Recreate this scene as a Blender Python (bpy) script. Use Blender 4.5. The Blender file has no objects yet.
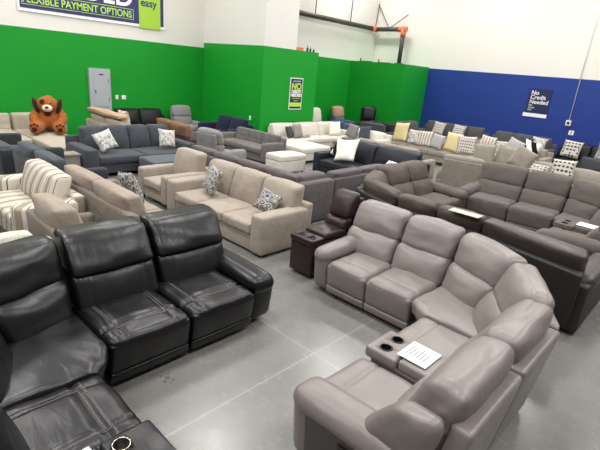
import bpy, bmesh, math, random
from mathutils import Vector, Matrix, noise

# ------------------------------------------------------------------ camera, light, exposure
S = bpy.context.scene
COL = S.collection
random.seed(7)
CAM_H = 2.65
pitch, roll, yaw = math.radians(18.98), math.radians(5.22), math.radians(42.3)
fw = Vector((-math.sin(yaw) * math.cos(pitch), math.cos(yaw) * math.cos(pitch), -math.sin(pitch)))
rt = Vector((math.cos(yaw), math.sin(yaw), 0)); up = rt.cross(fw)
r2 = math.cos(roll) * rt + math.sin(roll) * up
u2 = -math.sin(roll) * rt + math.cos(roll) * up
cd = bpy.data.cameras.new('camera'); cam = bpy.data.objects.new('camera', cd); COL.objects.link(cam)
cd.sensor_width = 36; cd.lens = 27.0; cd.clip_end = 200
cam.matrix_world = Matrix(((r2.x, u2.x, -fw.x, 0), (r2.y, u2.y, -fw.y, 0), (r2.z, u2.z, -fw.z, CAM_H), (0, 0, 0, 1)))
S.camera = cam

W = bpy.data.worlds.new('world'); S.world = W; W.use_nodes = True
W.node_tree.nodes['Background'].inputs[0].default_value = (0.8, 0.85, 0.9, 1)
W.node_tree.nodes['Background'].inputs[1].default_value = 0.3
S.view_settings.view_transform = 'Standard'; S.view_settings.look = 'None'
S.view_settings.gamma = 1; S.view_settings.use_curve_mapping = False
S.view_settings.exposure = 0.0
LAMP_Z = 8.3
LAMP_POWER = 232
LAMPS = [(x, y) for x in (-13.0, -8.2, -3.4, 1.6) for y in (1.2, 6.2, 11.6, 17.0) if (x, y) != (-13.0, 11.6)] + [(-8.2, -4), (-3.4, -4), (1.6, -4)]
for lx, ly in LAMPS:
    ld = bpy.data.lights.new('ceiling_lamp_light', 'AREA'); ld.shape = 'RECTANGLE'; ld.size = 1.6; ld.size_y = 0.9
    ld.energy = LAMP_POWER; ld.color = (1.0, 0.985, 0.96)
    lo = bpy.data.objects.new('ceiling_lamp_light', ld); COL.objects.link(lo); lo.location = (lx, ly, LAMP_Z - 0.06)

# ------------------------------------------------------------------ materials
def srgb(h):
    if isinstance(h, str):
        h = h.lstrip('#'); c = [int(h[i:i + 2], 16) / 255 for i in (0, 2, 4)]
    else: c = [v / 255 for v in h]
    return tuple((v / 12.92 if v <= .04045 else ((v + .055) / 1.055) ** 2.4) for v in c) + (1,)
def newmat(name):
    m = bpy.data.materials.new(name); m.use_nodes = True
    nt = m.node_tree; return m, nt, nt.nodes['Principled BSDF']
def node(nt, t, **kw):
    n = nt.nodes.new(t)
    for k, v in kw.items():
        if k in n.inputs: n.inputs[k].default_value = v
        else: setattr(n, k, v)
    return n
def coords(nt, kind='Object', scale=(1, 1, 1), rot=(0, 0, 0)):
    tc = nt.nodes.new('ShaderNodeTexCoord'); mp = nt.nodes.new('ShaderNodeMapping')
    mp.inputs['Scale'].default_value = scale; mp.inputs['Rotation'].default_value = rot
    nt.links.new(tc.outputs[kind], mp.inputs[0]); return mp.outputs[0]
def ramp(nt, fac, stops, interp='LINEAR'):
    r = nt.nodes.new('ShaderNodeValToRGB'); r.color_ramp.interpolation = interp
    e = r.color_ramp.elements
    while len(e) < len(stops): e.new(0.5)
    for el, (p, c) in zip(e, stops): el.position = p; el.color = c
    nt.links.new(fac, r.inputs[0]); return r.outputs[0]
def bump(nt, b, fac, strength, dist=0.01, prev=None):
    n = nt.nodes.new('ShaderNodeBump'); n.inputs['Strength'].default_value = strength; n.inputs['Distance'].default_value = dist
    nt.links.new(fac, n.inputs['Height'])
    if prev is not None: nt.links.new(prev, n.inputs['Normal'])
    nt.links.new(n.outputs[0], b.inputs['Normal']); return n.outputs[0]
def mul(c, k): return tuple(min(1, v * k) for v in c[:3]) + (1,)
def plain(name, col, rough=.6, metal=0, spec=.5):
    m, nt, b = newmat(name); b.inputs['Base Color'].default_value = srgb(col)
    b.inputs['Roughness'].default_value = rough; b.inputs['Metallic'].default_value = metal
    b.inputs['Specular IOR Level'].default_value = spec; return m
def leather(name, col, rough=.42, wr=.35, spec=.5, var=.12):
    m, nt, b = newmat(name); c = srgb(col)
    co = coords(nt)
    n1 = node(nt, 'ShaderNodeTexNoise', Scale=5.0, Detail=5.0); nt.links.new(co, n1.inputs['Vector'])
    cc = ramp(nt, n1.outputs[0], [(.3, mul(c, 1 - var)), (.7, mul(c, 1 + var))]); nt.links.new(cc, b.inputs['Base Color'])
    b.inputs['Roughness'].default_value = rough; b.inputs['Specular IOR Level'].default_value = spec
    v = node(nt, 'ShaderNodeTexVoronoi', Scale=160.0); nt.links.new(co, v.inputs['Vector'])
    b1 = bump(nt, b, v.outputs[0], .08, .002)
    n2 = node(nt, 'ShaderNodeTexNoise', Scale=4.0, Detail=2.5, Distortion=.5)
    co2 = coords(nt, scale=(1, 3.0, 1.6), rot=(0, 0, .5)); nt.links.new(co2, n2.inputs['Vector'])
    bump(nt, b, n2.outputs[0], wr, .05, b1)
    return m
def fabric(name, col, col2=None, scale=1.0, bmp=.35, var=.16, rough=.95):
    m, nt, b = newmat(name); c = srgb(col); c2 = srgb(col2) if col2 else mul(c, 1 - var)
    co = coords(nt)
    n1 = node(nt, 'ShaderNodeTexNoise', Scale=60.0 * scale, Detail=3.0); nt.links.new(co, n1.inputs['Vector'])
    n0 = node(nt, 'ShaderNodeTexNoise', Scale=6.0, Detail=4.0); nt.links.new(co, n0.inputs['Vector'])
    ad = node(nt, 'ShaderNodeMath', operation='ADD'); nt.links.new(n1.outputs[0], ad.inputs[0]); n0m = node(nt, 'ShaderNodeMath', operation='MULTIPLY_ADD'); nt.links.new(n0.outputs[0], n0m.inputs[0]); n0m.inputs[1].default_value = .35; n0m.inputs[2].default_value = .325
    nt.links.new(n0m.outputs[0], ad.inputs[1])
    hf = node(nt, 'ShaderNodeMath', operation='MULTIPLY'); nt.links.new(ad.outputs[0], hf.inputs[0]); hf.inputs[1].default_value = .5
    cc = ramp(nt, hf.outputs[0], [(.38, c2), (.6, mul(c, 1 + var * .5))]); nt.links.new(cc, b.inputs['Base Color'])
    b.inputs['Roughness'].default_value = rough; b.inputs['Specular IOR Level'].default_value = .15
    b.inputs['Sheen Weight'].default_value = .12
    b1 = bump(nt, b, n1.outputs[0], bmp, .01)
    n2 = node(nt, 'ShaderNodeTexNoise', Scale=4.0, Detail=2.0, Distortion=1.0); nt.links.new(co, n2.inputs['Vector'])
    bump(nt, b, n2.outputs[0], .3, .05, b1)
    return m
def pattern(name, kind, stops, scale=(6, 6, 6), rot=(0, 0, 0), coord='Generated'):
    m, nt, b = newmat(name); co = coords(nt, coord, scale, rot)
    if kind == 'stripe':
        t = node(nt, 'ShaderNodeTexWave', Scale=1.0, Distortion=0.0, Detail=0.0); o = t.outputs[1]
    elif kind == 'bigstripe':
        t = node(nt, 'ShaderNodeTexWave', Scale=1.0, Distortion=.15, Detail=2.0); o = t.outputs[1]
    elif kind == 'diag':
        t = node(nt, 'ShaderNodeTexWave', Scale=1.0, Distortion=.15, Detail=2.0, bands_direction='DIAGONAL'); o = t.outputs[1]
    elif kind == 'cells':
        t = node(nt, 'ShaderNodeTexVoronoi', Scale=1.0, Randomness=0.0); o = t.outputs['Distance']
    elif kind == 'leafy':
        t = node(nt, 'ShaderNodeTexVoronoi', Scale=1.0, Randomness=.8); o = t.outputs['Distance']
    elif kind == 'weave':
        t = node(nt, 'ShaderNodeTexMagic', Scale=1.0, Distortion=1.3, turbulence_depth=2); o = t.outputs[1]
    else:
        t = node(nt, 'ShaderNodeTexNoise', Scale=1.0, Detail=4.0, Distortion=1.2); o = t.outputs[0]
    nt.links.new(co, t.inputs['Vector'])
    c = ramp(nt, o, stops, 'CONSTANT' if kind != 'brush' else 'LINEAR'); nt.links.new(c, b.inputs['Base Color'])
    b.inputs['Roughness'].default_value = .95; b.inputs['Specular IOR Level'].default_value = .15
    return m
def paint(name, col, rough=.55, mottled=.03):
    m, nt, b = newmat(name); c = srgb(col); co = coords(nt)
    n = node(nt, 'ShaderNodeTexNoise', Scale=.7, Detail=4.0); nt.links.new(co, n.inputs['Vector'])
    nt.links.new(ramp(nt, n.outputs[0], [(.3, mul(c, 1 - mottled)), (.7, mul(c, 1 + mottled))]), b.inputs['Base Color'])
    b.inputs['Roughness'].default_value = rough; b.inputs['Specular IOR Level'].default_value = .3
    n2 = node(nt, 'ShaderNodeTexNoise', Scale=40.0, Detail=3.0); nt.links.new(co, n2.inputs['Vector'])
    bump(nt, b, n2.outputs[0], .08, .01)
    return m

M = dict(
    black=leather('black leather', (12, 10, 13), .33, .08, .40),
    grey=leather('warm grey leather', (119, 111, 108), .37, .11, .48, .04),
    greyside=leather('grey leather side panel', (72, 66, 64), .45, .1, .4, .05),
    brown=leather('dark brown leather', (42, 29, 29), .36, .14, .35),
    chocolate=leather('brown suede leather', (84, 74, 69), .6, .3, .25),
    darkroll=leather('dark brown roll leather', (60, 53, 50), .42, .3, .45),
    blackpanel=plain('black backing', (30, 28, 28), .6),
    beige=fabric('beige chenille', (156, 146, 135), (138, 127, 116)),
    taupe=fabric('taupe chenille', (150, 138, 126), (130, 118, 107)),
    taupeframe=fabric('taupe frame linen', (118, 109, 100)),
    cream=fabric('cream linen', (204, 198, 188)),
    bearbeige=fabric('oat linen', (172, 162, 146)),
    ottgrey=fabric('lighter charcoal ottoman fabric', (88, 93, 101), (72, 77, 84)), tan=fabric('tan welt', (178, 150, 122)),
    charcoal=fabric('blue charcoal fabric', (68, 71, 77), (54, 57, 62)),
    charcoal2=fabric('dark charcoal fabric', (72, 72, 77), (52, 52, 57)),
    bluegrey=fabric('blue grey microfibre', (70, 76, 83), (58, 64, 71)),
    slate=fabric('slate frame fabric', (52, 54, 59)),
    dkgrey=fabric('mushroom grey weave', (98, 92, 93), (80, 74, 76)),
    walldark=fabric('smoke grey chenille', (84, 80, 82), (64, 61, 63)),
    greige=fabric('greige boucle', (146, 139, 129), (124, 117, 108)),
    micro=fabric('grey brown microfibre', (94, 87, 83), (82, 76, 72), 1, .15, .08, .8),
    tuftgrey=fabric('tufted grey tweed', (112, 108, 105), (84, 81, 79)),
    reclgrey=fabric('light grey recliner', (136, 134, 134), (112, 110, 110)),
    blackl=leather('glossy black leather', (22, 20, 22), .42, .2, .25),
    navyblack=leather('navy black leather', (36, 38, 46), .45, .2, .25),
    brownl=leather('saddle brown leather', (120, 92, 72), .5, .3, .3),
    brownd=leather('espresso leather', (62, 44, 36), .45, .3, .4),
    navy=fabric('navy velvet', (34, 40, 66), (22, 26, 46)),
    white=fabric('white fur', (228, 224, 212)), yellow=fabric('straw yellow', (214, 196, 148)),
    lightgrey=fabric('light grey linen', (168, 166, 168)), medgrey=fabric('medium grey linen', (128, 124, 126)),
    denim=fabric('denim blue', (84, 96, 124)), palecream=fabric('pale striped chenille', (192, 188, 176), (160, 157, 148)),
    peach=fabric('peach clay cloth', (176, 140, 118)),
    thread=plain('grey thread', (112, 106, 108), .7), cup=plain('black plastic', (16, 15, 16), .35), steel=plain('brushed steel', (190, 186, 176), .25, 1),
    wood=plain('dark foot wood', (40, 30, 26), .5), paper=plain('white paper', (238, 238, 238), .8),
    ink=plain('grey ink', (120, 120, 124), .8), whitep=plain('white plastic', (228, 228, 226), .4),
    postwood=plain('grey washed wood', (134, 124, 114), .7),
    stripe=pattern('cream and grey stripe', 'bigstripe', [(0, srgb((148, 136, 122))), (.22, srgb((198, 191, 178))), (.60, srgb((96, 86, 80))), (.72, srgb((198, 191, 178)))], (1.3, .01, .01), coord='Object'),
)
M['stripey'] = pattern('cream and grey stripe on arms', 'diag', [(0, srgb((148, 136, 122))), (.22, srgb((198, 191, 178))), (.60, srgb((96, 86, 80))), (.72, srgb((198, 191, 178)))], (1.3, 1.3, .01), coord='Object')
CR = srgb((196, 190, 180)); DG = srgb((70, 70, 76))
M['geo'] = pattern('grey leaf print', 'leafy', [(0, CR), (.20, srgb((92, 92, 97))), (.42, CR), (.5, srgb((150, 148, 148))), (.68, srgb((100, 99, 103)))], (4.5, 4.5, 4.5))
M['geo2'] = pattern('trellis print', 'cells', [(0, srgb((66, 66, 70))), (.40, CR)], (6, 6, 6), (0, 0, 0))
M['brush'] = pattern('brushed print', 'brush', [(.35, srgb((112, 114, 120))), (.55, srgb((204, 200, 194)))], (9, 9, 3))
M['dash'] = pattern('dashed print', 'cells', [(0, srgb((112, 108, 112))), (.38, CR)], (9, 9, 7))
M['floral'] = pattern('floral print', 'leafy', [(0, srgb((92, 86, 86))), (.24, srgb((164, 128, 106))), (.36, CR)], (5, 5, 5))
M['zebra'] = pattern('black and white stripe print', 'bigstripe', [(0, srgb((24, 24, 26))), (.5, srgb((232, 228, 220)))], (.75, .01, .6), (0, .5, 0))
M['stripep'] = pattern('thin striped print', 'stripe', [(0, srgb((206, 198, 186))), (.7, srgb((150, 132, 124)))], (1.8, .01, .01))

# ------------------------------------------------------------------ mesh helpers
def link(name, me, mat, parent=None, loc=None, rot=None, smooth=True):
    o = bpy.data.objects.new(name, me); COL.objects.link(o)
    if mat is not None: me.materials.append(mat)
    if smooth:
        for p in me.polygons: p.use_smooth = True
    if parent is not None: o.parent = parent
    if loc is not None: o.location = loc
    if rot is not None: o.rotation_euler = rot
    return o
def axis_samples(h, r, n, k):
    r = min(r, h * .999); out = []
    for i in range(k): out.append(-h + r * (1 - math.cos(math.pi / 2 * i / k)) * 1.0)
    for i in range(n + 1): out.append(-(h - r) + 2 * (h - r) * i / n)
    for i in range(k - 1, -1, -1): out.append(h - r * (1 - math.cos(math.pi / 2 * i / k)))
    return out
def pad_bm(fn, dims, r=.05, puff=(0, 0, 0), n=5, k=3, disp=None, pw=2):
    """rounded cushion block: dims in metres, corners rounded by r, faces puffed, then mapped by fn(u,v,w) in 0..1"""
    hx, hy, hz = [d / 2 for d in dims]; r = min(r, hx * .98, hy * .98, hz * .98)
    nn = n if isinstance(n, tuple) else (n, n, n)
    X, Y, Z = axis_samples(hx, r, nn[0], k), axis_samples(hy, r, nn[1], k), axis_samples(hz, r, nn[2], k)
    bm = bmesh.new(); vs = {}
    def vert(i, j, l):
        key = (i, j, l)
        if key in vs: return vs[key]
        p = [X[i], Y[j], Z[l]]
        q = [max(-(h - r), min(h - r, c)) for c, h in zip(p, (hx, hy, hz))]
        d = Vector([a - b for a, b in zip(p, q)])
        if d.length > 1e-9: d = d.normalized() * r
        P = Vector(q) + d
        ux, uy, uz = P.x / hx, P.y / hy, P.z / hz
        a, b_, c_ = (1 - abs(ux) ** pw), (1 - abs(uy) ** pw), (1 - abs(uz) ** pw)
        P.x += puff[0] * b_ * c_ * ux; P.y += puff[1] * a * c_ * uy; P.z += puff[2] * a * b_ * uz
        if disp: P += Vector(disp(ux, uy, uz))
        w = fn((P.x / hx + 1) / 2, (P.y / hy + 1) / 2, (P.z / hz + 1) / 2)
        vs[key] = bm.verts.new(w); return vs[key]
    nx, ny, nz = len(X) - 1, len(Y) - 1, len(Z) - 1
    for i in range(nx):
        for j in range(ny):
            bm.faces.new([vert(i, j, 0), vert(i, j + 1, 0), vert(i + 1, j + 1, 0), vert(i + 1, j, 0)])
            bm.faces.new([vert(i, j, nz), vert(i + 1, j, nz), vert(i + 1, j + 1, nz), vert(i, j + 1, nz)])
    for i in range(nx):
        for l in range(nz):
            bm.faces.new([vert(i, 0, l), vert(i + 1, 0, l), vert(i + 1, 0, l + 1), vert(i, 0, l + 1)])
            bm.faces.new([vert(i, ny, l), vert(i, ny, l + 1), vert(i + 1, ny, l + 1), vert(i + 1, ny, l)])
    for j in range(ny):
        for l in range(nz):
            bm.faces.new([vert(0, j, l), vert(0, j, l + 1), vert(0, j + 1, l + 1), vert(0, j + 1, l)])
            bm.faces.new([vert(nx, j, l), vert(nx, j + 1, l), vert(nx, j + 1, l + 1), vert(nx, j, l + 1)])
    bmesh.ops.recalc_face_normals(bm, faces=bm.faces)
    return bm
def tomesh(bm, name='mesh'):
    me = bpy.data.meshes.new(name); bm.to_mesh(me); bm.free(); return me
def hexfn(c):
    """c: 8 corners, order (x0y0z0, x1y0z0, x0y1z0, x1y1z0, then same for z1)"""
    c = [Vector(p) for p in c]
    def fn(u, v, w):
        a = c[0].lerp(c[1], u).lerp(c[2].lerp(c[3], u), v)
        b = c[4].lerp(c[5], u).lerp(c[6].lerp(c[7], u), v)
        return a.lerp(b, w)
    d = ((c[1] - c[0]).length + (c[7] - c[6]).length) / 2, ((c[2] - c[0]).length + (c[6] - c[4]).length) / 2, ((c[4] - c[0]).length + (c[6] - c[2]).length) / 2
    return fn, d
def wobble(amp, f, seed):
    def d(ux, uy, uz):
        v = noise.noise_vector(Vector((ux * f + seed, uy * f, uz * f)))
        return v * amp
    return d
SEED = [0]
def hexpad(name, c, mat, parent, r=.05, puff=(0, 0, 0), n=5, k=3, wob=0, wf=1.6, disp=None):
    fn, d = hexfn(c); SEED[0] += 1.7
    s = SEED[0]
    if wob and not disp: disp = wobble(wob, wf, s)
    return link(name, tomesh(pad_bm(fn, d, r, puff, n, k, disp), name), mat, parent)
def boxpad(name, x0, x1, y0, y1, z0, z1, mat, parent, **kw):
    c = [(x0, y0, z0), (x1, y0, z0), (x0, y1, z0), (x1, y1, z0), (x0, y0, z1), (x1, y0, z1), (x0, y1, z1), (x1, y1, z1)]
    return hexpad(name, c, mat, parent, **kw)
def slant(name, x0, x1, yb, yt, z0, z1, mat, parent, **kw):
    """block whose y range is yb=(front,back) at the bottom and yt at the top"""
    c = [(x0, yb[0], z0), (x1, yb[0], z0), (x0, yb[1], z0), (x1, yb[1], z0), (x0, yt[0], z1), (x1, yt[0], z1), (x0, yt[1], z1), (x1, yt[1], z1)]
    return hexpad(name, c, mat, parent, **kw)
def box_bm(x0, x1, y0, y1, z0, z1, bm=None, bev=0):
    bm = bm or bmesh.new()
    g = bmesh.ops.create_cube(bm, size=1)['verts']
    for v in g: v.co = Vector((x0 + (v.co.x + .5) * (x1 - x0), y0 + (v.co.y + .5) * (y1 - y0), z0 + (v.co.z + .5) * (z1 - z0)))
    if bev: bmesh.ops.bevel(bm, geom=list({e for v in g for e in v.link_edges}), offset=bev, segments=2, affect='EDGES')
    return bm
def box(name, x0, x1, y0, y1, z0, z1, mat, parent=None, bev=0):
    return link(name, tomesh(box_bm(x0, x1, y0, y1, z0, z1, None, bev), name), mat, parent, smooth=False)
def cyl_bm(p0, p1, r0, r1=None, seg=20, bm=None, cap=True):
    bm = bm or bmesh.new(); p0 = Vector(p0); p1 = Vector(p1); d = p1 - p0
    q = Vector((0, 0, 1)).rotation_difference(d.normalized()).to_matrix().to_4x4()
    bmesh.ops.create_cone(bm, cap_ends=cap, segments=seg, radius1=r0, radius2=r1 if r1 is not None else r0, depth=d.length, matrix=Matrix.Translation((p0 + p1) / 2) @ q)
    return bm
def cyl(name, p0, p1, r0, mat, parent=None, r1=None, seg=20):
    o = link(name, tomesh(cyl_bm(p0, p1, r0, r1, seg), name), mat, parent)
    for p in o.data.polygons: p.use_smooth = len(p.vertices) == 4
    return o
def ring(name, c, R, r, mat, parent, seg=28, sg=8):
    bm = bmesh.new(); rows = []
    for i in range(seg):
        a = 2 * math.pi * i / seg; row = []
        for j in range(sg):
            b = 2 * math.pi * j / sg; q = R + r * math.cos(b)
            row.append(bm.verts.new((c[0] + q * math.cos(a), c[1] + q * math.sin(a), c[2] + r * math.sin(b))))
        rows.append(row)
    for i in range(seg):
        for j in range(sg):
            bm.faces.new([rows[i][j], rows[(i + 1) % seg][j], rows[(i + 1) % seg][(j + 1) % sg], rows[i][(j + 1) % sg]])
    return link(name, tomesh(bm, name), mat, parent)
def cut(o, cutters):
    """subtract cylinders (p0,p1,r) from mesh object o"""
    for p0, p1, r in cutters:
        c = cyl('cutter', p0, p1, r, None, o.parent, seg=28)
        m = o.modifiers.new('b', 'BOOLEAN'); m.operation = 'DIFFERENCE'; m.solver = 'EXACT'; m.object = c
        bpy.context.view_layer.update()
        me = bpy.data.meshes.new_from_object(o.evaluated_get(bpy.context.evaluated_depsgraph_get()))
        o.modifiers.clear(); o.data = me; bpy.data.objects.remove(c)
def thing(name, label, cat, loc=(0, 0, 0), rz=0, group=None):
    o = bpy.data.objects.new(name, None); COL.objects.link(o); o.empty_display_size = .1
    o.location = loc; o.rotation_euler = (0, 0, rz); o['label'] = label; o['category'] = cat
    if group: o['group'] = group
    return o
def tag(o, label, cat, group=None):
    o['label'] = label; o['category'] = cat
    if group: o['group'] = group
    return o
def structure(o): o['kind'] = 'structure'; return o
FACE = {'-y': 0, '+x': math.pi / 2, '+y': math.pi, '-x': -math.pi / 2}
def placed(x0, x1, y0, y1, face):
    """footprint in the room -> (root location, rotation, width, depth); local front is y=0, back is +y, x centred"""
    cx, cy = (x0 + x1) / 2, (y0 + y1) / 2
    if face == '-y': return (cx, y0, 0), 0, x1 - x0, y1 - y0
    if face == '+y': return (cx, y1, 0), math.pi, x1 - x0, y1 - y0
    if face == '+x': return (x1, cy, 0), math.pi / 2, y1 - y0, x1 - x0
    return (x0, cy, 0), -math.pi / 2, y1 - y0, x1 - x0

# ------------------------------------------------------------------ room shell
PX, PY3, XW3, YW2, YG, YB = -14.65, 12.7, -11.4, 10.1, 17.9, 20.0
green = paint('green wall paint', (18, 142, 40), .5); blue = paint('blue wall paint', (34, 58, 132), .5)
white = paint('white wall paint', (222, 219, 212), .7, .015); whited = paint('white column paint', (214, 212, 206), .7, .015)
def concrete():
    m, nt, b = newmat('polished concrete'); co = coords(nt)
    n1 = node(nt, 'ShaderNodeTexNoise', Scale=.8, Detail=7.0, Roughness=.6); nt.links.new(co, n1.inputs['Vector'])
    n2 = node(nt, 'ShaderNodeTexNoise', Scale=9.0, Detail=6.0, Roughness=.65); nt.links.new(co, n2.inputs['Vector'])
    ad = node(nt, 'ShaderNodeMath', operation='MULTIPLY_ADD'); nt.links.new(n2.outputs[0], ad.inputs[0]); ad.inputs[1].default_value = .08; nt.links.new(n1.outputs[0], ad.inputs[2])
    base = ramp(nt, ad.outputs[0], [(.40, srgb((108, 107, 103))), (.58, srgb((117, 116, 112))), (.75, srgb((127, 125, 121)))])
    # saw-cut joints, lighter dusty filler, on a grid through (-2.39, 3.0)
    sep = nt.nodes.new('ShaderNodeSeparateXYZ'); nt.links.new(co, sep.inputs[0])
    facs = []
    for ax, off in (('X', 2.39), ('Y', -3.0)):
        a = node(nt, 'ShaderNodeMath', operation='ADD'); nt.links.new(sep.outputs[ax], a.inputs[0]); a.inputs[1].default_value = off
        p = node(nt, 'ShaderNodeMath', operation='PINGPONG'); nt.links.new(a.outputs[0], p.inputs[0]); p.inputs[1].default_value = 2.3
        l = node(nt, 'ShaderNodeMath', operation='LESS_THAN'); nt.links.new(p.outputs[0], l.inputs[0]); l.inputs[1].default_value = .006
        facs.append(l.outputs[0])
    mx = node(nt, 'ShaderNodeMath', operation='MAXIMUM'); nt.links.new(facs[0], mx.inputs[0]); nt.links.new(facs[1], mx.inputs[1])
    mix = node(nt, 'ShaderNodeMix', data_type='RGBA'); nt.links.new(mx.outputs[0], mix.inputs[0])
    nt.links.new(base, mix.inputs[6]); mix.inputs[7].default_value = srgb((152, 150, 144)); nt.links.new(mix.outputs[2], b.inputs['Base Color'])
    rr = ramp(nt, n2.outputs[0], [(.3, (.24,) * 3 + (1,)), (.7, (.29,) * 3 + (1,))]); nt.links.new(rr, b.inputs['Roughness'])
    b.inputs['Specular IOR Level'].default_value = .5
    return m
XR, YN = 6.0, -7.0
structure(box('floor', PX - .3, XR, YN, YB + .3, -.2, 0, concrete()))
dull = paint('grey roof deck', (118, 118, 118), .9); duller = paint('grey wall paint', (132, 130, 128), .9)
structure(box('ceiling', PX - 1.2, XR, YN, YB + .3, 9.2, 9.4, dull))
g1, g2 = 3.09, 3.26
ZC = 9.2
structure(box('wall_left', PX - .3, PX, YN, YW2, 0, g1, green))
structure(box('wall_left_upper', PX - .3, PX + .0, YN, YW2, g1, ZC, white))
structure(box('wall_bump', PX - .3, XW3, YW2, PY3, 0, g2, green))             # green boxed-out block
structure(box('wall_bump_upper', PX - .3, XW3, YW2, 11.55, g2, ZC, whited))
structure(box('wall_recess', PX - .5, -14.0, PY3, YG, 0, g2, green))
structure(box('wall_recess_upper', PX - .5, -14.25, 11.55, YB, g2, ZC, white))
structure(box('wall_far_green', PX - .5, -11.05, YG, YB, 0, g2, green))
structure(box('wall_back', -11.05, XR, YB, YB + .3, 0, 3.22, blue))
structure(box('wall_back_upper', PX - .5, XR, YB, YB + .3, 3.26, ZC, white))
structure(box('wall_back_upper_strip', -11.05, XR, YB, YB + .3, 3.22, 3.26, white))
structure(box('wall_right', XR, XR + .3, YN, YB + .3, 0, ZC, duller))
structure(box('wall_near', PX - .3, XR, YN - .3, YN, 0, ZC, duller))
# ceiling lamps
glow, nt, b = newmat('lamp diffuser'); b.inputs['Emission Color'].default_value = (1, .98, .95, 1); b.inputs['Emission Strength'].default_value = 5
for i, (lx, ly) in enumerate(LAMPS):
    t = thing('high_bay_lamp', 'white rectangular high bay ceiling lamp above the showroom floor', 'lamp', (lx, ly, LAMP_Z), 0, 'high bay ceiling lamps')
    box('housing', -.82, .82, -.47, .47, 0, .12, M['whitep'], t); box('diffuser', -.8, .8, -.45, .45, -.03, 0, glow, t)
    cyl('cable', (0, 0, .12), (0, 0, 9.17 - LAMP_Z), .01, M['cup'], t, seg=6)

# ------------------------------------------------------------------ signs
def text(name, s, size, mat, parent, loc, rot, align='LEFT', ext=.003, bold=0.0, sx=1.0):
    cu = bpy.data.curves.new(name, 'FONT'); cu.body = s; cu.size = size; cu.extrude = ext; cu.align_x = align; cu.offset = bold
    o = bpy.data.objects.new(name, cu); COL.objects.link(o)
    bpy.context.view_layer.update()
    me = bpy.data.meshes.new_from_object(o.evaluated_get(bpy.context.evaluated_depsgraph_get()))
    bpy.data.objects.remove(o)
    o = link(name, me, mat, parent, loc, rot, smooth=False); o.scale = (sx, 1, 1); return o
navyp = plain('navy banner vinyl', (44, 48, 98), .5); lime = plain('lime vinyl', (160, 200, 60), .5)
signw = plain('sign white', (235, 235, 235), .5); darknavy = plain('dark navy card', (20, 30, 74), .5)
limetxt = plain('lime letters', (176, 214, 80), .5)
RX = (math.pi / 2, 0, math.pi / 2)
b1 = thing('wall_banner', 'large navy payment banner with white NEEDED lettering and lime strip on white wall', 'banner', (PX + .02, 0, 3.5))
y0, y1, h = 4.2, 8.52, 1.9
box('white_border', 0, .012, y0, y1, 0, h, signw, b1); box('navy_field', .012, .018, y0 + .05, y1 - .04, .08, h - .06, navyp, b1)
box('lime_strip', .018, .024, 7.62, 8.36, -.03, h, lime, b1)
box('text_outline', .019, 0.0205, 4.3, 7.44, .17, .47, limetxt, b1); box('text_outline', .0212, .0222, 4.315, 7.425, .185, .455, navyp, b1)
text('payment_text', 'FLEXIBLE PAYMENT OPTIONS', .27, limetxt, b1, (.024, 7.38, .225), RX, 'RIGHT', bold=.004, sx=.86)
text('credit_text', 'NO CREDIT', .62, signw, b1, (.024, 7.4, 1.2), RX, 'RIGHT', bold=.008, sx=.9)
text('needed_text', 'NEEDED', .76, signw, b1, (.024, 7.42, .54), RX, 'RIGHT', bold=.014, sx=1.0)
text('strip_text', 'easy', .32, navyp, b1, (.026, 7.68, .62), RX, bold=.006)
p1 = thing('wall_poster', 'tall navy NO CREDIT NEEDED poster with lime foot on the green wall', 'poster', (XW3 + .004, 11.37, 1.31))
box('poster_frame', 0, .015, 0, .62, 0, 1.06, signw, p1); box('poster_field', .015, .02, .03, .59, .03, 1.03, darknavy, p1)
box('lime_band', .02, .024, .03, .59, .10, .24, limetxt, p1)
text('no_text', 'NO', .30, limetxt, p1, (.024, .31, .68), RX, 'CENTER', bold=.012)
text('credit_text', 'CREDIT', .14, signw, p1, (.024, .31, .56), RX, 'CENTER', bold=.006)
text('needed_text', 'NEEDED', .14, signw, p1, (.024, .31, .44), RX, 'CENTER', bold=.006)
text('small_text', 'easy payment\noptions', .075, limetxt, p1, (.024, .31, .36), RX, 'CENTER')
text('head_text', 'GET IT NOW', .06, signw, p1, (.024, .31, .93), RX, 'CENTER')
RB = (math.pi / 2, 0, 0)
p2 = thing('wall_poster', 'dark blue No Credit Needed poster on the blue wall', 'poster', (-6.42, YB - .004, 1.66))
box('poster_field', 0, .84, -.015, 0, .17, 1.08, darknavy, p2); box('white_strip', -.06, .84, -.02, 0, 0, .14, signw, p2)
for k, (s, z, q) in enumerate((('No', .86, .22), ('Credit', .69, .22), ('Needed', .51, .22), ('Bad', .42, .09), ('Credit', .33, .09), ('OK!', .24, .09))):
    text('poster_text', s, q, signw, p2, (.08 + (.06 if False else 0), -.017, z), RB, bold=.003 if q > .1 else 0)

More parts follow.
